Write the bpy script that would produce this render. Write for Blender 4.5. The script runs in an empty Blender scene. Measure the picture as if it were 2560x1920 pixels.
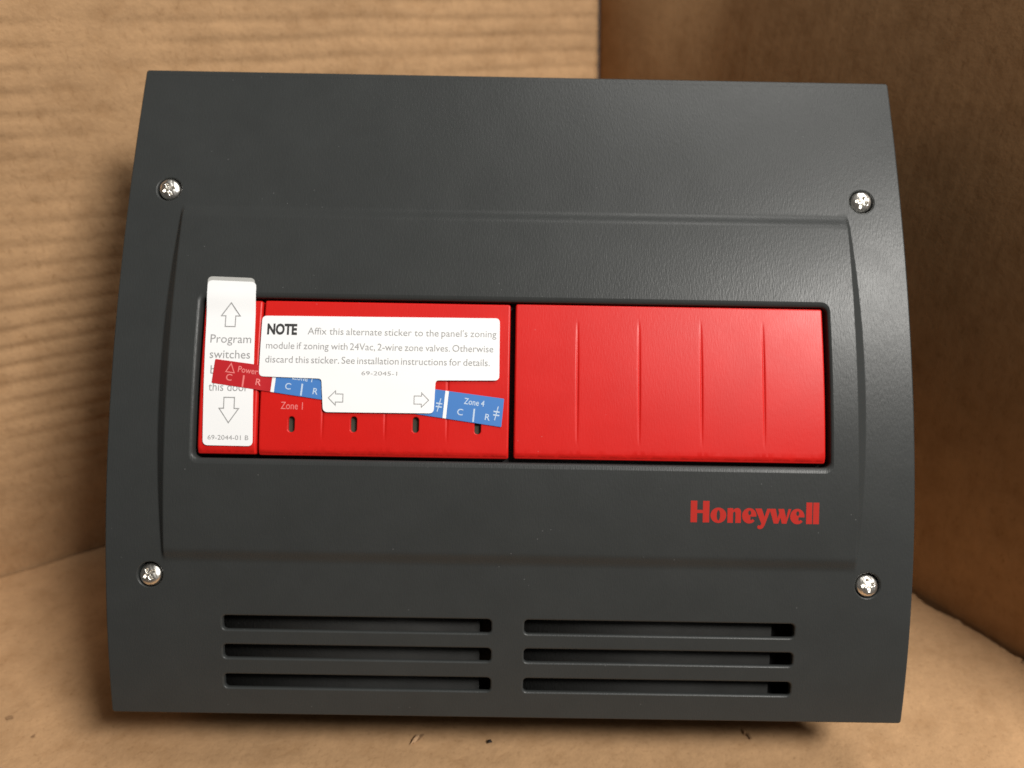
import bpy, math, random
import numpy as np
from mathutils import Vector, Matrix, noise, geometry
random.seed(4)
S = bpy.context.scene
COL = S.collection

# ------------------------------------------------------------------ camera
cd = bpy.data.cameras.new('camera')
cam = bpy.data.objects.new('camera', cd); COL.objects.link(cam)
cd.sensor_width = 36.0
cd.lens = 36.0 * 2070 / 2560
cd.clip_start = 0.01; cd.clip_end = 50
CAM = Vector((-0.0022, -0.3313, 0.3196))
cam.matrix_world = Matrix(((0.9998, -0.0170, -0.0048, CAM.x),
                           (0.0030, 0.4339, -0.9009, CAM.y),
                           (0.0174, 0.9008, 0.4339, CAM.z),
                           (0, 0, 0, 1)))
cm = cam.matrix_world.to_3x3()
cx = cm.col[0].normalized(); cy = (cm.col[1] - cx * cm.col[1].dot(cx)).normalized(); cz = cx.cross(cy)
cam.matrix_world = Matrix(((cx.x, cy.x, cz.x, CAM.x), (cx.y, cy.y, cz.y, CAM.y), (cx.z, cy.z, cz.z, CAM.z), (0, 0, 0, 1)))
# the camera's back axis must point from the scene to the camera
if cz.y > 0:
    cam.matrix_world = Matrix(((cx.x, cy.x, -cz.x, CAM.x), (cx.y, cy.y, -cz.y, CAM.y), (cx.z, cy.z, -cz.z, CAM.z), (0, 0, 0, 1)))
cd.dof.use_dof = True
cd.dof.focus_distance = 0.326
cd.dof.aperture_fstop = 7.5
S.camera = cam

# ------------------------------------------------------------------ world and lamps
wd = bpy.data.worlds.new('World'); S.world = wd; wd.use_nodes = True
bg = wd.node_tree.nodes['Background']
bg.inputs[0].default_value = (1.0, 0.93, 0.85, 1); bg.inputs[1].default_value = 0.060

def lamp(name, d, dist, sx, sy, power, col, roll=0.0, target=(0, 0.02, 0.13)):
    ld = bpy.data.lights.new(name, 'AREA'); ld.shape = 'RECTANGLE'
    ld.size = sx; ld.size_y = sy; ld.energy = power; ld.color = col
    o = bpy.data.objects.new(name, ld); COL.objects.link(o)
    d = Vector(d).normalized()
    o.location = Vector(target) + d * dist
    q = d.to_track_quat('Z', 'Y')
    o.rotation_euler = (q.to_matrix().to_4x4() @ Matrix.Rotation(roll, 4, 'Z')).to_euler()
    return o
lamp('ceiling_lamp', (0.50, -0.505, 0.70), 1.9, 0.60, 0.28, 42, (1.0, 0.97, 0.92))
lamp('ceiling_lamp', (0.26, -0.06, 0.96), 2.1, 0.6, 0.6, 15, (1.0, 0.97, 0.93))
S.view_settings.view_transform = 'Standard'; S.view_settings.look = 'None'
S.view_settings.exposure = 0.0; S.view_settings.gamma = 1.0
S.render.engine = 'CYCLES'

# ------------------------------------------------------------------ materials
def mat(name, col, rough=0.5, metal=0.0, spec=0.5):
    m = bpy.data.materials.new(name); m.use_nodes = True
    b = m.node_tree.nodes['Principled BSDF']
    b.inputs['Base Color'].default_value = (*col, 1); b.inputs['Roughness'].default_value = rough
    b.inputs['Metallic'].default_value = metal; b.inputs['Specular IOR Level'].default_value = spec
    return m, m.node_tree, b
def nd(nt, t, **kw):
    n = nt.nodes.new(t)
    for k, v in kw.items(): setattr(n, k, v)
    return n
def tex(nt, scale, detail=4, rough=0.55, stretch=(1, 1, 1), rot=(0, 0, 0), kind='ShaderNodeTexNoise'):
    tc = nd(nt, 'ShaderNodeTexCoord'); mp = nd(nt, 'ShaderNodeMapping')
    mp.inputs['Scale'].default_value = stretch; mp.inputs['Rotation'].default_value = rot
    n = nd(nt, kind); n.inputs['Scale'].default_value = scale
    if kind == 'ShaderNodeTexNoise':
        n.inputs['Detail'].default_value = detail; n.inputs['Roughness'].default_value = rough
    nt.links.new(tc.outputs['Object'], mp.inputs['Vector']); nt.links.new(mp.outputs[0], n.inputs['Vector'])
    return n
def ramp(nt, src, stops):
    r = nd(nt, 'ShaderNodeValToRGB'); e = r.color_ramp.elements
    e[0].position = stops[0][0]; e[0].color = (*stops[0][1], 1)
    e[1].position = stops[-1][0]; e[1].color = (*stops[-1][1], 1)
    for p, c in stops[1:-1]:
        x = e.new(p); x.color = (*c, 1)
    nt.links.new(src, r.inputs[0]); return r
def bump(nt, b, src, dist, strength=1.0, prev=None):
    n = nd(nt, 'ShaderNodeBump'); n.inputs['Distance'].default_value = dist; n.inputs['Strength'].default_value = strength
    nt.links.new(src, n.inputs['Height'])
    if prev: nt.links.new(prev.outputs[0], n.inputs['Normal'])
    nt.links.new(n.outputs[0], b.inputs['Normal']); return n

def plastic(name, col, rough, grain, spec=0.5, var=0.12):
    m, nt, b = mat(name, col, rough, 0, spec)
    g = tex(nt, 1900, 2, 0.5, stretch=(1.0, 0.2, 1.0), rot=(0, 0, math.radians(-16)))
    f = tex(nt, 700, 2, 0.5)
    bp = bump(nt, b, g.outputs['Fac'], grain)
    bump(nt, b, f.outputs['Fac'], grain * 0.3, prev=bp)
    v = tex(nt, 60, 4, 0.6)
    c = ramp(nt, v.outputs['Fac'], [(0.3, tuple(x * (1 - var) for x in col)), (0.7, tuple(x * (1 + var) for x in col))])
    # fine dust: a few pale specks
    dz_ = tex(nt, 260, kind='ShaderNodeTexVoronoi'); mk = nd(nt, 'ShaderNodeMath', operation='LESS_THAN'); mk.inputs[1].default_value = 0.07
    nt.links.new(dz_.outputs['Distance'], mk.inputs[0])
    d2_ = tex(nt, 45, 3, 0.6); m2 = nd(nt, 'ShaderNodeMath', operation='GREATER_THAN'); m2.inputs[1].default_value = 0.60
    nt.links.new(d2_.outputs['Fac'], m2.inputs[0])
    m3 = nd(nt, 'ShaderNodeMath', operation='MULTIPLY'); nt.links.new(mk.outputs[0], m3.inputs[0]); nt.links.new(m2.outputs[0], m3.inputs[1])
    m4 = nd(nt, 'ShaderNodeMath', operation='MULTIPLY'); m4.inputs[1].default_value = 0.35; nt.links.new(m3.outputs[0], m4.inputs[0])
    dm = nd(nt, 'ShaderNodeMix', data_type='RGBA'); dm.inputs[7].default_value = (*[min(1, x * 0.6 + 0.16) for x in col], 1)
    nt.links.new(m4.outputs[0], dm.inputs[0]); nt.links.new(c.outputs[0], dm.inputs[6])
    nt.links.new(dm.outputs[2], b.inputs['Base Color'])
    rn = tex(nt, 16, 5, 0.7); rr = nd(nt, 'ShaderNodeMapRange'); rr.inputs['From Min'].default_value = 0.3; rr.inputs['From Max'].default_value = 0.7
    rr.inputs['To Min'].default_value = rough - 0.04; rr.inputs['To Max'].default_value = rough + 0.05
    nt.links.new(rn.outputs['Fac'], rr.inputs['Value']); nt.links.new(rr.outputs[0], b.inputs['Roughness'])
    return m
M_GREY = plastic('grey_plastic', (0.0365, 0.0390, 0.0385), 0.37, 0.00007, 0.26, 0.05)
M_BODY = plastic('dark_plastic', (0.028, 0.028, 0.027), 0.5, 0.0001, 0.4)
M_BLACK = plastic('black_plastic', (0.006, 0.006, 0.006), 0.6, 0.0001, 0.3)
M_RED = plastic('red_plastic', (0.60, 0.011, 0.008), 0.40, 0.000028, 0.33, 0.03)
M_LED = plastic('lens_plastic', (0.05, 0.055, 0.04), 0.3, 0.00003, 0.5)
M_LOGO = mat('logo_ink', (0.43, 0.022, 0.015), 0.5, 0, 0.25)[0]
M_PAPER = mat('white_paper', (0.91, 0.92, 0.93), 0.42)[0]
M_GREY_EDGE = mat('added_grey_edge', (0.42, 0.42, 0.40), 0.5)[0]  # grey of the edge added above the arrow sticker
M_INK = mat('grey_ink', (0.33, 0.33, 0.33), 0.5)[0]
M_BINK = mat('black_ink', (0.04, 0.04, 0.04), 0.5)[0]
M_WINK = mat('white_ink', (0.52, 0.64, 0.80), 0.5)[0]
M_PINK = mat('pale_pink_ink', (0.80, 0.22, 0.21), 0.5)[0]
M_BLUE = mat('blue_label', (0.065, 0.21, 0.55), 0.4)[0]
M_CRIM = mat('crimson_label', (0.50, 0.016, 0.022), 0.4)[0]
def metal():
    m, nt, b = mat('zinc_metal', (0.93, 0.90, 0.84), 0.34, 1.0)
    g = tex(nt, 330, 2, 0.6, stretch=(1, 0.4, 1)); bump(nt, b, g.outputs['Fac'], 0.0006)
    return m
M_ZINC = metal()

def cardboard(name, base, along, relief=1.0):
    m, nt, b = mat(name, base, 0.85, 0, 0.2)
    n1 = tex(nt, 9, 6, 0.65, stretch=along); n2 = tex(nt, 60, 5, 0.65); n3 = tex(nt, 420, 3, 0.7, stretch=(1, 1, 0.5))
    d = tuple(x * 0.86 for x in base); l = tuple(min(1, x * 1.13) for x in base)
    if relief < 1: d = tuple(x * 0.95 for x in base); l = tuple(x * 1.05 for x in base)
    c1 = ramp(nt, n1.outputs['Fac'], [(0.32, d), (0.68, l)])
    c2 = ramp(nt, n2.outputs['Fac'], [(0.28, (0.83, 0.80, 0.76)), (0.5, (0.97, 0.97, 0.97)), (0.75, (1.08, 1.08, 1.08))])
    mx = nd(nt, 'ShaderNodeMix', data_type='RGBA', blend_type='MULTIPLY'); mx.inputs[0].default_value = 1
    nt.links.new(c1.outputs[0], mx.inputs[6]); nt.links.new(c2.outputs[0], mx.inputs[7])
    c3 = ramp(nt, n3.outputs['Fac'], [(0.24, (0.80, 0.77, 0.72)), (0.42, (1, 1, 1)), (0.72, (1.06, 1.06, 1.05))])
    my = nd(nt, 'ShaderNodeMix', data_type='RGBA', blend_type='MULTIPLY'); my.inputs[0].default_value = 1
    nt.links.new(mx.outputs[2], my.inputs[6]); nt.links.new(c3.outputs[0], my.inputs[7])
    nt.links.new(my.outputs[2], b.inputs['Base Color'])
    bp = bump(nt, b, n2.outputs['Fac'], 0.0011 * relief)
    bump(nt, b, n3.outputs['Fac'], 0.00015 * relief, prev=bp)
    return m
KRAFT = (0.455, 0.275, 0.142)
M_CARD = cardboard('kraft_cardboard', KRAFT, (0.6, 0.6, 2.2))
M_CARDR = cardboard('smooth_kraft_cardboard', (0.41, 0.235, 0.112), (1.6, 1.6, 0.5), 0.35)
M_SPECK = mat('dark_debris', (0.02, 0.012, 0.008), 0.8)[0]
M_TORN = mat('torn_paper', (0.36, 0.235, 0.13), 0.9)[0]

# ------------------------------------------------------------------ mesh helpers
def mesh_obj(name, V, F, m, parent=None, smooth=True, scale=0.001):
    me = bpy.data.meshes.new(name)
    me.from_pydata([tuple(c * scale for c in v) for v in V], [], F)
    me.update()
    if smooth: me.polygons.foreach_set('use_smooth', [True] * len(me.polygons))
    me.materials.append(m)
    o = bpy.data.objects.new(name, me); COL.objects.link(o)
    if parent: o.parent = parent
    return o
def thing(name, label, cat, mw=None):
    o = bpy.data.objects.new(name, None); COL.objects.link(o)
    o.empty_display_size = 0.02
    if mw: o.matrix_world = mw
    o['label'] = label; o['category'] = cat
    return o

# controller frame: x right, y up the cover, z out of the cover (millimetres inside the helpers)
HX, HY = 170.0, 142.855
U = Vector((0, 0.5054, 0.8629)).normalized(); N = Vector((1, 0, 0)).cross(U)
PM = Matrix(((1, U.x, N.x, 0), (0, U.y, N.y, 0), (0, U.z, N.z, 0.1585), (0, 0, 0, 1)))

def prof(y):
    s = -y / HY
    return (17.81 + 3.61 * s) * (1 - s * s)
def sm(t):
    t = max(0.0, min(1.0, t)); return t * t * (3 - 2 * t)
def block(x, y):
    q = max(0.0, 1 - (y / 76.5) ** 2)
    h = 1.55 + 1.9 * q
    xt = 144.9; xb = 146.0 + 3.4 * q
    fx = (xb - abs(x)) / (xb - xt)
    fx = max(0.0, min(1.0, fx))
    fx = fx if 0.12 < fx < 0.88 else (0.5 * fx * fx / 0.12 + 0.0 if fx <= 0.06 else fx)
    fy = sm((77.0 - abs(y)) / 6.0)
    return h * fx * fy
def surf(x, y): return prof(y) + block(x, y)
def plate(x, y): return prof(y) + 1.55 + 1.9 * max(0.0, 1 - (y / 76.5) ** 2) - 1.5

def rrect(x0, x1, y0, y1, r, off=0.0, seg=6, sub=0):
    """counter-clockwise rounded rectangle grown by off"""
    x0 -= off; x1 += off; y0 -= off; y1 += off; r = max(0.05, r + off)
    P = []
    for cx_, cy_, a0 in ((x1 - r, y0 + r, -90), (x1 - r, y1 - r, 0), (x0 + r, y1 - r, 90), (x0 + r, y0 + r, 180)):
        for i in range(seg + 1):
            a = math.radians(a0 + 90 * i / seg); P.append((cx_ + r * math.cos(a), cy_ + r * math.sin(a)))
    if sub:
        Q = []
        n = len(P)
        lens = sub
        for i in range(n):
            a, b_ = P[i], P[(i + 1) % n]
            Q.append(a)
            # the number of inserted points must not depend on off
            if (i % (seg + 1)) == seg:
                for k in range(1, lens): Q.append((a[0] + (b_[0] - a[0]) * k / lens, a[1] + (b_[1] - a[1]) * k / lens))
        P = Q
    return P
def inpoly(X, Y, P):
    P = np.array(P); ins = np.zeros(X.shape, bool); n = len(P); j = n - 1
    for i in range(n):
        xi, yi = P[i]; xj, yj = P[j]
        c = ((yi > Y) != (yj > Y)) & (X < (xj - xi) * (Y - yi) / (yj - yi + 1e-15) + xi)
        ins ^= c; j = i
    return ins
def dist_poly(X, Y, P):
    P = np.array(P); d = np.full(X.shape, 1e9)
    for i in range(len(P)):
        a = P[i]; b_ = P[(i + 1) % len(P)]; ab = b_ - a; L = ab @ ab + 1e-12
        t = np.clip(((X - a[0]) * ab[0] + (Y - a[1]) * ab[1]) / L, 0, 1)
        d = np.minimum(d, np.hypot(X - a[0] - t * ab[0], Y - a[1] - t * ab[1]))
    return d
def sheet(outer, holes, pts, zf, keep=0.35):
    """triangulate the area between outer and holes with the extra points; returns V, F and loop start indices"""
    pts = np.array(pts) if len(pts) else np.zeros((0, 2))
    if len(pts):
        X, Y = pts[:, 0], pts[:, 1]
        k = inpoly(X, Y, outer) & (dist_poly(X, Y, outer) > keep)
        for h in holes: k &= ~inpoly(X, Y, h) & (dist_poly(X, Y, h) > keep)
        pts = pts[k]
    V = []; E = []; starts = []
    for L in [outer] + holes:
        s = len(V); starts.append(s); V += [Vector(p) for p in L]
        E += [(s + i, s + (i + 1) % len(L)) for i in range(len(L))]
    V += [Vector((float(p[0]), float(p[1]))) for p in pts]
    r = geometry.delaunay_2d_cdt(V, E, [], 0, 1e-5)
    ov, of = r[0], r[2]
    cen = np.array([[sum(ov[i][0] for i in f) / 3, sum(ov[i][1] for i in f) / 3] for f in of])
    k = inpoly(cen[:, 0], cen[:, 1], outer)
    for h in holes: k &= ~inpoly(cen[:, 0], cen[:, 1], h)
    F = []
    for ok, f in zip(k, of):
        if ok:
            a, b_, c = (ov[i] for i in f)
            ar = (b_[0] - a[0]) * (c[1] - a[1]) - (b_[1] - a[1]) * (c[0] - a[0])
            if abs(ar) < 1e-7: continue
            F.append(tuple(f) if ar > 0 else tuple(reversed(f)))
    return [(p[0], p[1], zf(p[0], p[1])) for p in ov], F
def rings(V, F, loops, inward):
    """stitch rings of equal length; inward True for a hole (faces look into it)"""
    base = len(V); n = len(loops[0])
    for L in loops: V += L
    for k in range(len(loops) - 1):
        for i in range(n):
            a = base + k * n + i; b_ = base + k * n + (i + 1) % n; c = b_ + n; d = a + n
            F.append((a, b_, c, d) if inward else (a, d, c, b_))
def rim(V, F, loopf, r, zf, zend, inward, steps=3):
    """rounded lip and straight wall; loopf(off) gives the outline where off>0 is away from the opening / into it for the outer edge"""
    L = []
    for i in range(steps + 1):
        a = math.pi / 2 * i / steps
        off = r * (1 - math.sin(a)); dz = r * (1 - math.cos(a))
        P = loopf(off if inward else -off)
        P0 = loopf(r if inward else -r)
        L.append([(p[0], p[1], zf(q[0], q[1]) - dz) for p, q in zip(P, P0)])
    P = loopf(0); L.append([(p[0], p[1], zend(p[0], p[1])) for p in P])
    rings(V, F, L, inward)

# ------------------------------------------------------------------ the controller
ctl = thing('zone_control_panel', 'dark grey plastic control panel with red doors, leaning in the cardboard box corner', 'control panel', PM)

WIN = (-133.0, 133.2, -34.9, 36.4)
SL = []
for (a, b_) in ((-121.2, -7.6), (6.4, 120.9)):
    for (y0, y1) in ((-105.4, -99.4), (-117.8, -111.9), (-130.9, -124.9)):
        SL.append((a, b_, y0, y1))
SCR = [(-152.6, 84.0), (152.6, 83.8), (-151.2, -82.4), (150.9, -82.4)]
def circ(x, y, r, off=0, n=28):
    return [(x + (r + off) * math.cos(2 * math.pi * i / n), y + (r + off) * math.sin(2 * math.pi * i / n)) for i in range(n)]

def build_cover():
    out = lambda off: rrect(-HX, HX, -HY, HY, 1.3, off, 4, 60)
    winf = lambda off: rrect(WIN[0] - off * 0.3, WIN[1] + off * 0.1, -33.2 - off * 1.0, 34.9 + off * 0.9, 2.6, off, 6, 40)
    sf = [(lambda off, s=s: rrect(*s, 1.6, off, 4, 30)) for s in SL]
    cf = [(lambda off, s=s: circ(s[0], s[1], 5.3, off)) for s in SCR]
    RO, RW, RS, RC = 0.6, 1.2, 0.8, 0.6
    holes = [winf(RW)] + [f(RS) for f in sf] + [f(RC) for f in cf]
    pts = []
    for x in np.arange(-168, 168.1, 4.0):
        for y in np.arange(-141, 141.1, 3.0):
            if 142.5 < abs(x) < 151.5 and abs(y) < 80: continue
            if 69.5 < abs(y) < 79 and abs(x) < 151: continue
            pts.append((x + random.uniform(-.3, .3), y + random.uniform(-.3, .3)))
    for sx in (-1, 1):
        for y in np.arange(-79, 79.1, 1.2):
            q = max(0.0, 1 - (y / 76.5) ** 2); xt = 144.9; xb = 146.0 + 3.4 * q
            w = xb - xt
            for x in (xt - 1.6, xt - 0.5, xt, xt + .12 * w, xt + 0.5 * w, xt + .88 * w, xb, xb + 0.5, xb + 1.6):
                pts.append((sx * x, y))
    for sy in (-1, 1):
        for y in np.arange(70.2, 78.4, 0.68):
            for x in np.arange(-141, 141.1, 3.0): pts.append((x, sy * y))
    V, F = sheet(out(-RO), holes, pts, surf)
    rim(V, F, out, RO, surf, lambda x, y: -9.0, False)
    # the inner return of the skirt
    L1 = [(p[0], p[1], -9.0) for p in out(0)]; L2 = [(p[0], p[1], -9.0) for p in out(-2.4)]; L3 = [(p[0], p[1], 0.5) for p in out(-2.4)]
    rings(V, F, [L1, L2, L3], False)
    rim(V, F, winf, RW, surf, lambda x, y: prof(y) - 3.0, True)
    for f in sf: rim(V, F, f, RS, surf, lambda x, y: prof(y) - 2.6, True)
    for f, s in zip(cf, SCR): rim(V, F, f, RC, surf, lambda x, y: prof(y) - 6.0, True)
    return mesh_obj('cover', V, F, M_GREY, ctl)
cover = build_cover()

# housing behind the cover
def boxgrid(x0, x1, y0, y1, z0, z1, r=3):
    V = []; F = []
    A = rrect(x0, x1, y0, y1, r, 0, 4); 
    rings(V, F, [[(p[0], p[1], z1) for p in A], [(p[0], p[1], z0) for p in A]], False)
    n = len(A)
    F.append(tuple(range(n))); F.append(tuple(reversed(range(n, 2 * n))))
    return V, F
V, F = boxgrid(-HX + 6, HX - 6, -HY + 6, HY - 6, -80, -8.2); mesh_obj('housing', V, F, M_BODY, ctl, smooth=False)
# plate behind the window, black
def strip_plate(name, x0, x1, y0, y1, dz, m, ny=24, th=1.0):
    V = []; F = []
    for k in range(ny + 1):
        y = y0 + (y1 - y0) * k / ny; z = prof(y) + dz
        V += [(x0, y, z), (x1, y, z), (x0, y, z - th), (x1, y, z - th)]
    for k in range(ny):
        a = 4 * k; b_ = a + 4
        F += [(a, a + 1, b_ + 1, b_), (a + 2, b_ + 2, b_ + 3, a + 3), (a, b_, b_ + 2, a + 2), (a + 1, a + 3, b_ + 3, b_ + 1)]
    e = 4 * ny
    F += [(0, 2, 3, 1), (e, e + 1, e + 3, e + 2)]
    return mesh_obj(name, V, F, m, ctl)
strip_plate('window_backing', -136, 136, -38, 39, -3.4, M_BLACK)
# louvre floors behind the vents: they stop short of the right end, so the opening is black there
vb = strip_plate('vent_backing', -124, -12.6, -134, -97, -7.0, M_BODY)
vb2 = strip_plate('vent_backing', 4, 113.2, -134, -97, -6.4, M_BODY)
strip_plate('vent_well', -127, 127, -136, -95, -11, M_BLACK)

# screws
def screw_mesh():
    V = []; F = []; n = 40; R0 = 4.35
    prof_r = [(0.0, 2.05), (0.8, 2.03), (1.6, 1.93), (2.4, 1.72), (3.2, 1.36), (3.8, 0.95), (4.2, 0.45), (4.35, 0.0), (4.35, -1.2)]
    # a cross recess pressed into the dome, the slot longer one way
    def z_of(x, y, z):
        d = 0.0
        a = max(0.0, 1 - (abs(x) / 0.62) ** 4) * max(0.0, 1 - (abs(y) / 2.5) ** 6)
        b_ = max(0.0, 1 - (abs(y) / 0.62) ** 4) * max(0.0, 1 - (abs(x) / 2.5) ** 6)
        d = max(a, b_)
        return z - 1.35 * d
    rr = [0.0] + list(np.linspace(0.2, 4.35, 22))
    def dome(r): return float(np.interp(r, [p[0] for p in prof_r[:8]], [p[1] for p in prof_r[:8]]))
    V.append((0, 0, z_of(0, 0, 2.05)))
    for r in rr[1:]:
        for i in range(n * 2):
            a = math.pi * i / n; x = r * math.cos(a); y = r * math.sin(a)
            V.append((x, y, z_of(x, y, dome(r))))
    m = n * 2
    for i in range(m): F.append((0, 1 + i, 1 + (i + 1) % m))
    for k in range(len(rr) - 2):
        for i in range(m):
            a = 1 + k * m + i; b_ = 1 + k * m + (i + 1) % m
            F.append((a, a + m, b_ + m, b_))
    k = len(rr) - 2; base = len(V)
    for i in range(m):
        a = math.pi * i / n; V.append((4.35 * math.cos(a), 4.35 * math.sin(a), -4))
    for i in range(m):
        a = 1 + k * m + i; b_ = 1 + k * m + (i + 1) % m
        F.append((a, base + i, base + (i + 1) % m, b_))
    return V, F
V, F = screw_mesh()
s0 = mesh_obj('screw', V, F, M_ZINC, ctl)
for i, (x, y) in enumerate(SCR):
    o = s0 if i == 0 else s0.copy()
    if i: COL.objects.link(o); o.parent = ctl
    o.location = (x / 1000, y / 1000, (prof(y) - 1.2) / 1000); o.scale = (1.07, 1.07, 1.07)
    o.rotation_euler = (-math.atan2(prof(y + .5) - prof(y - .5), 1.0) * -1 * -1, 0, math.radians((20, -14, 33, 8)[i]))
for i, (x, y) in enumerate(SCR):
    V, F = [], []
    rings(V, F, [[(p[0], p[1], 0) for p in circ(0, 0, 5.4)], [(p[0], p[1], 0) for p in circ(0, 0, 4.0)]], True)
    o = mesh_obj('screw_seat', V, F, M_BODY, ctl); o.location = (x / 1000, y / 1000, (prof(y) - 4.0) / 1000)

# red doors
def door(x0, x1, y0, y1, ribs, slots, dz=0.0, rl=0.7):
    out = lambda off: rrect(x0, x1, y0, y1, 0.9, off, 3, 30)
    def z(x, y):
        v = plate(x, y) + dz
        # lower lip curls back
        v -= 1.6 * max(0.0, (y0 + 2.6 - y) / 2.6) ** 2 
        for rx, ry0, ry1 in ribs:
            t = (y - ry0) / (ry1 - ry0)
            if 0 < t < 1:
                f = math.sin(math.pi * t) ** 0.7
                u = (x - rx)
                if abs(u) < 1.5:
                    v -= f * 0.42 * math.exp(-(u / 0.42) ** 2)
        return v
    slf = [(lambda off, s=s: rrect(s[0] - 1.35, s[0] + 1.35, s[1] - 3.3, s[1] + 3.3, 1.3, off, 4, 2)) for s in slots]
    pts = []
    for y in np.arange(y0 + 1, y1 - .6, 1.7):
        for x in np.arange(x0 + 1.5, x1 - 1, 3.0):
            if any(abs(x - r[0]) < 3 for r in ribs): continue
            pts.append((x + random.uniform(-.2, .2), y))
        for r in ribs:
            for u in (-2.2, -1.2, -.9, -.65, -.45, -.28, 0, .28, .45, .65, .9, 1.2, 2.2): pts.append((r[0] + u, y))
    for y in (y0 + .9, y0 + 1.2, y0 + 1.6, y0 + 2.1, y0 + 2.6):
        for x in np.arange(x0 + 1.5, x1 - 1, 3.0): pts.append((x, y))
    V, F = sheet(out(-rl), [f(.3) for f in slf], pts, z, keep=0.25)
    rim(V, F, out, rl, z, lambda x, y: prof(y) - 2.6, False)
    for f in slf: rim(V, F, f, .3, z, lambda x, y: prof(y) - 0.6, True, steps=2)
    return mesh_obj('door', V, F, M_RED, ctl)
RB = [(27.0, -25.0, 27.4), (53.1, -25.0, 27.6), (79.4, -24.8, 27.7), (105.8, -24.9, 27.9)]
d1 = door(-131.6, -107.1, -31.6, 33.7, [], [], 0.25, 0.9)
LS = [(-92.7, -18.7), (-66.6, -18.3), (-40.65, -18.1), (-14.65, -18.3)]
d2 = door(-106.2, -1.6, -31.8, 33.9, [(-79.7, -25, 27.4), (-53.5, -25, 27.4), (-27.5, -25, 27.4)], LS, 0.0)
d3 = door(0.6, 131.5, -31.6, 34.2, RB, [], 0.15)
for x, y in LS:
    V, F = boxgrid(x - 1.7, x + 1.7, y - 3.6, y + 3.6, -1.0, 0.0, 1.5)
    o = mesh_obj('indicator_lens', V, F, M_LED, ctl, smooth=False); o.location = (0, 0, (prof(y) + 0.1) / 1000)

# ------------------------------------------------------------------ flat print that follows the curved cover
def meshify(V, F, name, m, parent, zf, off):
    return mesh_obj(name, [(x, y, zf(x, y) + off) for x, y in V], F, m, parent, smooth=False)
_txt = {}
def text2d(body, bold=0.0, res=3):
    """outline text as flat triangles in em units"""
    key = (body, bold)
    if key in _txt: return _txt[key]
    c = bpy.data.curves.new('t', 'FONT'); c.body = body; c.size = 1.0; c.offset = bold; c.resolution_u = res; c.fill_mode = 'FRONT'
    o = bpy.data.objects.new('t', c); COL.objects.link(o)
    dg = bpy.context.evaluated_depsgraph_get(); dg.update()
    me = bpy.data.meshes.new_from_object(o.evaluated_get(dg))
    V = [(v.co.x, v.co.y) for v in me.vertices]; F = [tuple(p.vertices) for p in me.polygons]
    bpy.data.objects.remove(o); bpy.data.curves.remove(c); bpy.data.meshes.remove(me)
    _txt[key] = (V, F); return V, F
CAP = max(v[1] for v in text2d('H')[0])
def put(acc, body, x0, y0, w=None, cap=3.0, bold=0.0, ang=0.0, align='L', sk=0.0):
    """add text to acc=(V,F): left baseline (x0,y0), width w, cap height cap, mm"""
    V, F = text2d(body, bold)
    xs = [v[0] for v in V]; a, b_ = min(xs), max(xs)
    sy = cap / CAP; sx = sy if w is None else w / (b_ - a)
    W_ = (b_ - a) * sx
    ox = 0 if align == 'L' else (-W_ / 2 if align == 'C' else -W_)
    ca, sa = math.cos(ang), math.sin(ang); n = len(acc[0])
    for x, y in V:
        u = (x - a) * sx + ox + sk * y * sy; v = y * sy
        acc[0].append((x0 + u * ca - v * sa, y0 + u * sa + v * ca))
    acc[1].extend(tuple(i + n for i in f) for f in F)
def line(acc, P, wd, closed=True):
    """mitred outline"""
    P = [Vector(p) for p in P]; n = len(P); base = len(acc[0]); m = n if closed else n
    for i in range(n):
        a = P[i - 1] if (closed or i > 0) else P[i] * 2 - P[i + 1]
        c = P[(i + 1) % n] if (closed or i < n - 1) else P[i] * 2 - P[i - 1]
        d1_ = (P[i] - a).normalized(); d2_ = (c - P[i]).normalized()
        n1 = Vector((-d1_.y, d1_.x)); n2 = Vector((-d2_.y, d2_.x)); mm = (n1 + n2).normalized(); k = wd / 2 / max(0.35, mm.dot(n1))
        acc[0].append(tuple(P[i] + mm * k)); acc[0].append(tuple(P[i] - mm * k))
    for i in range(n if closed else n - 1):
        j = (i + 1) % n
        acc[1].append((base + 2 * i, base + 2 * i + 1, base + 2 * j + 1, base + 2 * j))
def quad(acc, P):
    n = len(acc[0]); acc[0].extend(P); acc[1].append(tuple(range(n, n + len(P))))
def sub(V, F):
    return V, F

# maker's name, lower right of the cover: heavy upright strokes, thin joins
acc = ([], [])
XH, CH = 6.15, 9.0
def glyph(outer, holes=(), x=0.0):
    O = [(px * 1.0 + x, py) for px, py in outer]
    a = sum(O[i][0] * O[(i + 1) % len(O)][1] - O[(i + 1) % len(O)][0] * O[i][1] for i in range(len(O)))
    if a < 0: O = O[::-1]
    H = [[(px + x, py) for px, py in h] for h in holes]
    V, F = sheet(O, H, [], lambda a_, b_: 0.0)
    n = len(acc[0]); acc[0].extend((v[0] + 74.9, v[1] - 56.7) for v in V); acc[1].extend(tuple(i + n for i in f) for f in F)
def ell(cx_, cy_, rx, ry, n=28, a0=0, a1=360, p=1.0):
    m = n if a1 - a0 >= 360 else n + 1
    return [(cx_ + rx * math.cos(math.radians(a0 + (a1 - a0) * i / n)), cy_ + ry * math.sin(math.radians(a0 + (a1 - a0) * i / n))) for i in range(m)]
def g_H(x):
    glyph([(0, 0), (2.7, 0), (2.7, 3.9), (5.1, 3.9), (5.1, 0), (7.8, 0), (7.8, CH), (5.1, CH), (5.1, 5.2), (2.7, 5.2), (2.7, CH), (0, CH)], x=x)
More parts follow.
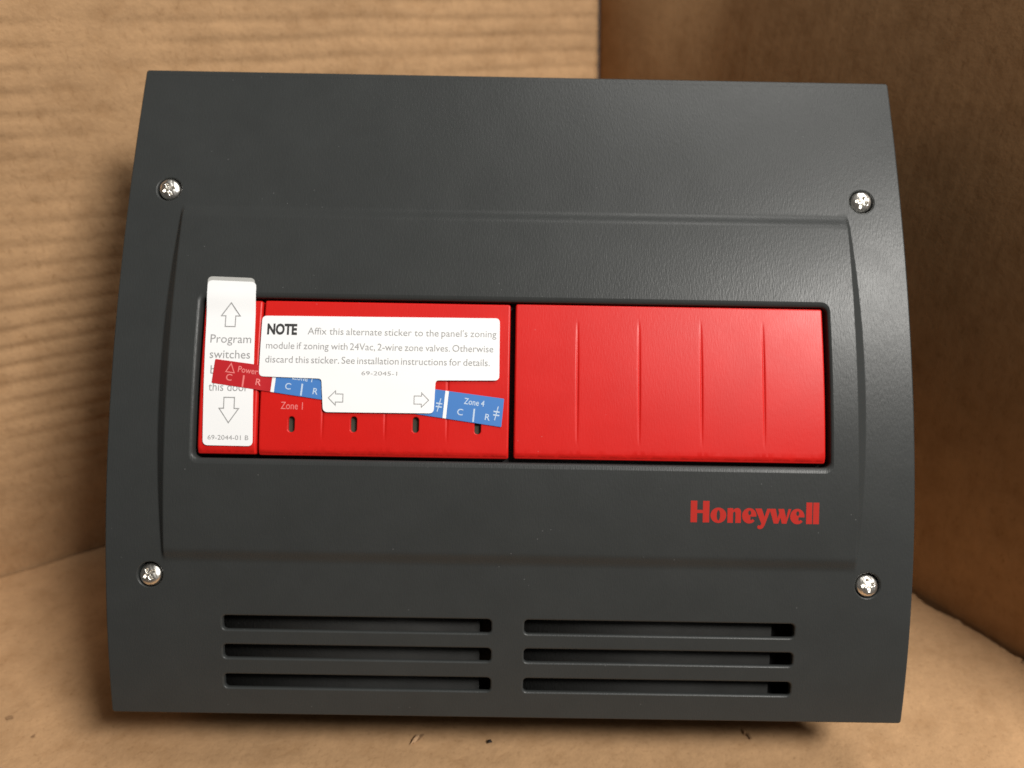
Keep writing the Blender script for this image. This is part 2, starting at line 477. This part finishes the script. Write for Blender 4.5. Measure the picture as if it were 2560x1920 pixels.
def g_o(x, w=6.6): glyph(ell(w / 2, XH / 2, w / 2, XH / 2 + .15), [ell(w / 2, XH / 2, .72, 2.15, 18)], x)
def g_n(x):
    glyph([(0, 0), (2.3, 0), (2.3, 4.2), (2.75, 4.75), (3.2, 4.5), (3.35, 4.0), (3.35, 0), (5.65, 0), (5.65, 4.5)] + ell(4.15, 4.5, 1.5, 1.75, 8, 0, 90) + [(3.1, 6.0), (2.3, 5.4), (2.3, XH), (0, XH)], x=x)
def g_e(x):
    w = 6.0
    o = ell(w / 2, XH / 2, w / 2, XH / 2 + .15, 30, -38, 352)     # opening at the lower right
    glyph([(w / 2 + .55, 2.75)] + [(w, 2.75)] + o[4:][::1][0:0] + ell(w / 2, XH / 2, w / 2, XH / 2 + .15, 28, -2, 320) + [(w / 2 + 1.4, 1.75), (w / 2 + .85, 1.2), (w / 2 + .45, 1.6)], [ell(w / 2 + .15, 4.3, .62, 1.0, 14)], x)
def g_y(x): glyph([(0, XH), (2.75, XH), (4.0, 2.7), (5.05, XH), (6.6, XH), (4.1, -0.9), (3.5, -1.9), (2.5, -2.45), (1.35, -2.3), (1.0, -1.4), (1.6, -0.75), (2.3, -1.05), (2.75, -0.1)], x=x)
def g_w(x): glyph([(0, XH), (2.6, XH), (3.45, 2.3), (4.1, 4.4), (3.65, XH), (6.15, XH), (7.05, 2.3), (7.95, XH), (9.1, XH), (7.2, 0), (5.3, 0), (4.65, 2.5), (3.75, 0), (1.9, 0)], x=x)
def g_l(x): glyph([(0, 0), (2.5, 0), (2.5, CH), (0, CH)], x=x)
g_H(0); g_o(8.3); g_n(15.4); g_e(21.5); g_y(26.9); g_w(32.9); g_e(41.6); g_l(48.3); g_l(51.2)
logo = meshify(*acc, 'maker_name', M_LOGO, cover, surf, 0.06)

# ------------------------------------------------------------------ stickers
def roundpoly(P, R, seg=5):
    Q = []; n = len(P)
    for i in range(n):
        p = Vector(P[i]); a = Vector(P[i - 1]); c = Vector(P[(i + 1) % n]); r = R[i] if isinstance(R, (list, tuple)) else R
        d1_ = (a - p).normalized(); d2_ = (c - p).normalized()
        p1 = p + d1_ * r; p2 = p + d2_ * r
        for k in range(seg + 1):
            t = k / seg
            Q.append(tuple(p1 * (1 - t) ** 2 + p * 2 * t * (1 - t) + p2 * t * t))
    # split long sides so that the edge follows the curve of the cover
    O = []
    for i in range(len(Q)):
        a = Vector(Q[i]); b_ = Vector(Q[(i + 1) % len(Q)]); O.append(tuple(a)); k = int((b_ - a).length // 3)
        for j in range(1, k + 1): O.append(tuple(a + (b_ - a) * j / (k + 1)))
    ar = sum(O[i][0] * O[(i + 1) % len(O)][1] - O[(i + 1) % len(O)][0] * O[i][1] for i in range(len(O)))
    return O if ar > 0 else O[::-1]
def sticker_mesh(name, P, R, zf, m, parent, th=0.16):
    O = roundpoly(P, R)
    xs = [p[0] for p in O]; ys = [p[1] for p in O]
    pts = [(x, y) for x in np.arange(min(xs), max(xs), 4.0) for y in np.arange(min(ys), max(ys), 2.0)]
    V, F = sheet(O, [], pts, zf, keep=0.5)
    rings(V, F, [[(p[0], p[1], zf(*p)) for p in O], [(p[0], p[1], zf(*p) - th) for p in O]], False)
    return mesh_obj(name, V, F, m, parent)

lvl = lambda x, y: prof(y) + 1.55 + 1.9 * max(0.0, 1 - (y / 76.5) ** 2)      # height of the raised middle of the cover
def z_arrow(x, y):
    t = sm((y - 27.0) / 10.0)
    return lvl(x, y) + 0.32 - (1 - t) * 1.0 + 0.12 * noise.noise(Vector((x * .08, y * .07, 9))) + 0.18 * max(0.0, (y - 39.0) / 3.0) ** 2
# corrected for the small stand-off of the paper
A_ = thing('arrow_sticker', 'upright white sticker with up and down arrows stuck across the narrow left red door', 'sticker', PM)
sticker_mesh('added_grey_edge', [(-130.9, 43.9), (-110.9, 43.4), (-109.9, 25.0), (-130.6, 25.0)], [2.2, 2.2, .3, .3], lambda x, y: lvl(x, y) + 0.12 if y > 37 else z_arrow(x, y) - 0.25, M_GREY_EDGE, A_)  # added grey sheet, stands in for the sticker's blurred top edge
sticker_mesh('sticker_face', [(-130.7, 42.1), (-110.1, 41.6), (-108.3, -28.1), (-129.1, -28.0)], 2.2, z_arrow, M_PAPER, A_)
def up_arrow(cx_, y0, y1, w, stem, head, s=1):
    ym = y1 - s * head
    return [(cx_, y1), (cx_ + w, ym), (cx_ + stem, ym), (cx_ + stem, y0), (cx_ - stem, y0), (cx_ - stem, ym), (cx_ - w, ym)]
acc = ([], []); line(acc, up_arrow(-120.1, 22.2, 32.4, 4.0, 2.1, 5.6), 0.42)
meshify(*acc, 'arrow', M_INK, A_, z_arrow, 0.05)
acc = ([], []); line(acc, up_arrow(-118.7, -7.9, -18.5, 4.1, 2.2, 6.0, -1), 0.42)
meshify(*acc, 'arrow', M_INK, A_, z_arrow, 0.05)
acc = ([], [])
put(acc, 'Program', -128.0, 15.2, 17.2, 3.5); put(acc, 'switches', -127.9, 8.6, 17.0, 3.5)
put(acc, 'behind', -127.2, 2.0, 14.6, 3.5); put(acc, 'this door', -127.6, -5.2, 16.6, 3.5)
put(acc, '69-2044-01 B', -127.1, -25.6, 17.0, 1.9)
meshify(*acc, 'printed_text', M_INK, A_, z_arrow, 0.05)

# terminal strip, tilted about seven degrees
T_ = thing('terminal_strip_sticker', 'long tilted red and blue terminal sticker running under the white note', 'sticker', PM)
def z_strip(x, y):
    base = plate(x, y) + 0.45
    t = sm((-104.5 - x) / 3.5)
    return base + t * 0.55
a0 = Vector((-126.4, -1.9)); a1 = Vector((-4.7, -18.4)); dirx = (a1 - a0).normalized(); upv = Vector((-dirx.y, dirx.x))
LEN = (a1 - a0).length
b0 = Vector((-125.4, 8.2)); b1 = Vector((-3.7, -6.5))
def sp(t, v):
    """t millimetres along the strip, v 0..1 across it"""
    k = t / LEN; return tuple((a0 + (a1 - a0) * k) * (1 - v) + (b0 + (b1 - b0) * k) * v)
def seg(name, t0, t1, m, cr=(0.1,) * 4):
    return sticker_mesh(name, [sp(t0, 0), sp(t1, 0), sp(t1, 1), sp(t0, 1)], list(cr), z_strip, m, T_)
ZL = 24.35; T0 = 25.6
seg('red_segment', 0, T0 - 0.8, M_CRIM, (.5, .1, .1, .5))
seg('divider', T0 - 0.78, T0 + 0.7, M_PAPER)
ANG = math.atan2(dirx.y, dirx.x)
for i in range(4):
    s = T0 + 0.72 + i * (ZL)
    e = s + ZL - 1.5 if i < 3 else LEN
    bs = seg('blue_segment', s, e, M_BLUE, (.1, .4 if i == 3 else .1, .4 if i == 3 else .1, .1))
    if i < 3: seg('divider', e + 0.02, e + 1.48, M_PAPER)
    acc = ([], [])
    c = s + (ZL - 1.5) / 2
    put(acc, 'Zone %d' % (i + 1), *sp(c - 0.4, 0.62), 8.6, 2.5, 0.01, ANG, 'C')
    put(acc, 'C', *sp(c - 5.9, 0.2), None, 2.6, 0.01, ANG, 'C')
    put(acc, 'R', *sp(c + 5.8, 0.16), None, 2.6, 0.01, ANG, 'C')
    quad(acc, [sp(c - .35, 0.03), sp(c + .35, 0.03), sp(c + .35, 0.5), sp(c - .35, 0.5)])
    g = c + 9.4
    for q in (-0.75, 0.75): quad(acc, [sp(g - 1.3, .42 + q * .08), sp(g + 1.3, .42 + q * .08), sp(g + 1.3, .47 + q * .08), sp(g - 1.3, .47 + q * .08)])
    meshify(*acc, 'printed_text', M_WINK, bs, z_strip, 0.05)
    acc = ([], []); line(acc, [sp(g - .5, .2), sp(g + .5, .7)], .38, False)
    meshify(*acc, 'printed_text', M_WINK, bs, z_strip, 0.09)
red = [o for o in T_.children if o.name.startswith('red_segment')][0]
acc = ([], [])
put(acc, 'Power', *sp(14.4, .60), 8.4, 2.5, 0.01, ANG, 'C')
put(acc, 'C', *sp(6.9, .2), None, 2.7, 0.01, ANG, 'C'); put(acc, 'R', *sp(19.4, .18), None, 2.7, 0.01, ANG, 'C')
quad(acc, [sp(12.7, 0.03), sp(13.4, 0.03), sp(13.4, 0.5), sp(12.7, 0.5)])
line(acc, [sp(5.2, .54), sp(8.8, .54), sp(7.0, .9)], .4)
meshify(*acc, 'printed_text', M_PINK, red, z_strip, 0.05)
# print on the red door under each zone
acc = ([], [])
for i, (x, y) in enumerate(LS): put(acc, 'Zone %d' % (i + 1), x, -12.4, 9.2, 3.0, 0.0, math.radians(-1), 'C')
meshify(*acc, 'printed_text', M_PINK, d2, lambda x, y: plate(x, y), 0.06)

# note label
N_ = thing('note_sticker', 'wide white T-shaped NOTE sticker over the middle red door', 'sticker', PM)
z_note = lambda x, y: plate(x, y) + 0.98 + 0.16 * noise.noise(Vector((x * .06, y * .09, 2))) + 0.35 * sm((x + 14) / 8) ** 2 * sm((y - 18) / 9)
sticker_mesh('sticker_face', [(-106.7, 27.1), (-6.1, 27.7), (-5.9, 1.1), (-32.6, 0.7), (-33.1, -13.2), (-79.4, -13.4), (-80.5, 0.6), (-106.8, 1.2)],
             [2.0, 2.0, 2.0, 1.4, 2.0, 2.0, 1.4, 2.0], z_note, M_PAPER, N_)
acc = ([], []); put(acc, 'NOTE', -104.3, 19.3, 12.6, 4.2, 0.045)
meshify(*acc, 'printed_heading', M_BINK, N_, z_note, 0.05)
acc = ([], [])
def spread(words, x0, x1, y, cap):
    ws = []
    for w_ in words:
        V, F = text2d(w_); xs = [v[0] for v in V]; ws.append((max(xs) - min(xs)))
    k = cap / CAP * 1.0; tot = sum(ws) * k
    g = (x1 - x0 - tot) / (len(words) - 1)
    if g < 1.0:
        k *= (x1 - x0 - 1.0 * (len(words) - 1)) / tot; g = 1.0
    x = x0
    for w_, l in zip(words, ws): put(acc, w_, x, y, l * k, cap); x += l * k + g
spread('Affix this alternate sticker to the panel\'s zoning'.split(), -87.2, -7.4, 19.4, 2.9)
spread('module if zoning with 24Vac, 2-wire zone valves. Otherwise'.split(), -104.4, -8.6, 13.0, 2.9)
spread('discard this sticker. See installation instructions for details.'.split(), -104.4, -10.0, 7.1, 2.9)
put(acc, '69-2045-1', -63.8, 2.4, 15.0, 1.7)
meshify(*acc, 'printed_text', M_INK, N_, z_note, 0.05)
def side_arrow(x0, x1, y, s):
    # s=-1 points left
    tip = x0 if s < 0 else x1; tail = x1 if s < 0 else x0; mid = tip - s * 3.0
    return [(tip, y), (mid, y - 3.0), (mid, y - 1.7), (tail, y - 1.7), (tail, y + 1.7), (mid, y + 1.7), (mid, y + 3.0)]
for a in (side_arrow(-77.3, -71.2, -7.4, -1), side_arrow(-41.4, -35.3, -7.7, 1)):
    acc = ([], []); line(acc, a, 0.36); meshify(*acc, 'arrow', M_INK, N_, z_note, 0.05)

# ------------------------------------------------------------------ the cardboard box
CB = Vector((0.0751, 0.3096, 0)); DL = Vector((-0.8319, -0.5549, 0)); DR = Vector((0.5550, -0.8319, 0))
ray = Vector(((1500 - 1280) / 2070, -(0 - 960) / 2070, -1))
ray = cam.matrix_world.to_3x3() @ ray
NL = Vector((0.5549, -0.8319, 0)); NR = Vector((-0.8319, -0.5550, 0))
tt = ((CB + NL * 0.004) - CAM).dot(NL) / ray.dot(NL)
TOP = CAM + ray * tt; EV = (TOP - CB) / (TOP - CB).z
bx = thing('cardboard_box', 'brown corrugated cardboard box corner standing behind and beneath the control panel', 'box')
def grid_obj(name, P, nu, nv, m, th, out):
    """P(i,j) -> Vector in metres; thickness th backwards along out"""
    V = [P(i / nu, j / nv) for j in range(nv + 1) for i in range(nu + 1)]; F = []
    n = len(V)
    for j in range(nv):
        for i in range(nu):
            a = j * (nu + 1) + i; F.append((a, a + 1, a + nu + 2, a + nu + 1))
    V = V + [v - out * th for v in V]
    F += [tuple(n + k for k in reversed(f)) for f in F[:nu * nv]]
    def edge(a, b_): F.append((a, a + n, b_ + n, b_))
    for i in range(nu): edge(i, i + 1) ; edge(nv * (nu + 1) + i + 1, nv * (nu + 1) + i)
    for j in range(nv): edge((j + 1) * (nu + 1), j * (nu + 1)); edge(j * (nu + 1) + nu, (j + 1) * (nu + 1) + nu)
    o = mesh_obj(name, [tuple(v) for v in V], F, m, bx, True, 1.0)
    return o
WH = 0.345
def wl(u, v):
    d = 0.0012 + u * 0.55; z = -0.004 + v * WH
    p = CB + DL * d + EV * z
    w_ = noise.noise(Vector((d * 9, z * 14, 3.1))) * 1.9 + noise.noise(Vector((d * 30, z * 40, 9.1))) * 0.6
    ph = 2 * math.pi * z / 0.0108 + w_
    amp = 0.00024 * (0.75 + 1.1 * noise.noise(Vector((d * 14, z * 20, 7)))) * sm((z - 0.05) / 0.12 + 0.25)
    r = amp * (math.sin(ph) + 0.28 * math.sin(2 * ph + 0.9)) + 0.0008 * noise.noise(Vector((d * 7, z * 6, 1)))
    return p + NL * r
def wr(u, v):
    d = u * 0.50; z = -0.012 + v * (WH + 0.008)
    r = 0.0010 * noise.noise(Vector((d * 8, z * 7, 21))) + 0.00003 * math.sin(2 * math.pi * d / 0.0085)
    r -= 0.6 * max(0.0, z - 0.12) ** 2 * sm(d / 0.10)
    return CB + DR * d + EV * z + NR * r
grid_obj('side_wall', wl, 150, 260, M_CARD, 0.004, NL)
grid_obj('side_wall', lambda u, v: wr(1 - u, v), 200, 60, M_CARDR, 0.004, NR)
def fl(u, v):
    # u runs along the left wall, v along the right wall
    d = u * 0.55; e = v * 0.50
    e0 = 0.0; 
    u = u * u if u < 0 else u ** 1.7
    gap = 0.0022 + 0.0022 * math.exp(-((e - 0.312) / 0.010) ** 2) + 0.0012 * noise.noise(Vector((e * 60, 1, 5))) + 0.0006 * noise.noise(Vector((e * 220, 4, 5)))
    d = gap + u * (0.55 - gap)
    g2 = 0.0012 + 0.0009 * noise.noise(Vector((d * 45, 8, 5))) + 0.0005 * noise.noise(Vector((d * 160, 8, 9)))
    e = g2 + v * (0.50 - g2)
    p = CB + DL * d + DR * e
    h = 0.0009 * noise.noise(Vector((d * 9, e * 9, 4))) + 0.00035 * noise.noise(Vector((d * 45, e * 45, 8)))
    h -= 0.0009 * math.exp(-(d - gap) / 0.004)
    h += 0.0011 * noise.noise(Vector((e * 260, 3, 7))) * math.exp(-(d - gap) / 0.0018)
    return p + Vector((0, 0, h - 0.0004))
grid_obj('bottom_flap', lambda u, v: fl(1 - u, v) if False else fl(u, 1 - v), 200, 420, M_CARD, 0.004, Vector((0, 0, 1)))

# torn paper fibres along the seam by the right wall, debris, dents and a painted flake shadow on the bottom
def seam(e, d=0.003, z=0.0): return CB + DR * e + DL * d + Vector((0, 0, z))
def fluff(e0, e1, hgt, seed):
    """a low ragged ridge of torn liner along the seam"""
    rs = random.Random(seed); V = []; F = []; n = int((e1 - e0) / 0.0005)
    for i in range(n + 1):
        e = e0 + (e1 - e0) * i / n; t = math.sin(math.pi * i / n) ** 0.6
        h = hgt * t * (0.55 + 0.6 * abs(noise.noise(Vector((e * 300, seed, 2)))) * 2 * rs.uniform(.6, 1.2))
        w_ = 0.0016 * (0.6 + t)
        V += [seam(e, 0.0052, -0.0006), seam(e, 0.0052 - w_ * .5, h * 0.5), seam(e, 0.0052 - w_, h), seam(e, 0.0052 - w_ * 1.6, h * .3), seam(e, 0.0052 - w_ * 1.7, -0.002)]
    for i in range(n):
        for k in range(4):
            a = i * 5 + k; F.append((a, a + 5, a + 6, a + 1))
    return mesh_obj('torn_fibres', [tuple(v) for v in V], F, M_TORN, bx, False, 1.0)
fluff(0.366, 0.369, 0.0024, 8)
def blob(p, r, m, name, flat=0.5, n=9, sx=1.0, ang=0.0):
    V = [tuple(p + Vector((0, 0, r * flat)))]; F = []
    for i in range(n):
        a = 2 * math.pi * i / n; k = r * random.uniform(.6, 1.25)
        x, y = k * math.cos(a) * sx, k * math.sin(a)
        V.append(tuple(p + Vector((x * math.cos(ang) - y * math.sin(ang), x * math.sin(ang) + y * math.cos(ang), 0))))
    for i in range(n): F.append((0, 1 + i, 1 + (i + 1) % n))
    F.append(tuple(reversed(range(1, n + 1))))
    return mesh_obj(name, V, F, m, bx, False, 1.0)
blob(Vector((-0.0078, -0.0546, 0.0006)), 0.0012, M_SPECK, 'speck')
M_DENT_SHADOW = mat('dent_and_shadow_brown', (0.27, 0.155, 0.075), .9)[0]  # brown for the dents and for the flake's painted shadow
M_PALE = mat('pale_scuffed_liner', (0.50, 0.31, 0.17), .9)[0]
blob(Vector((0.1152, -0.0492, 0.0005)), 0.0024, M_DENT_SHADOW, 'dent_and_shadow', 0.05, 11, 0.26, 0.25)
blob(Vector((0.1134, -0.0472, 0.0005)), 0.0019, M_PALE, 'torn_fibres', 0.4, 9, 0.28, 0.05)
blob(Vector((-0.0430, -0.0540, 0.0006)), 0.0034, M_PALE, 'torn_fibres', 0.30, 11, 0.35, -0.45)
blob(Vector((-0.0405, -0.0530, 0.0005)), 0.0026, M_DENT_SHADOW, 'dent_and_shadow', 0.05, 11, 0.30, -0.5)  # shadow beside the pale flake, painted as a dark blob
blob(Vector((-0.2374, -0.0448, 0.0005)), 0.0015, M_DENT_SHADOW, 'dent_and_shadow', 0.05, 9, 1.3, 0.3)
blob(Vector((-0.2206, -0.0552, 0.0005)), 0.0012, M_DENT_SHADOW, 'dent_and_shadow', 0.05, 9, 0.8, 0.3)
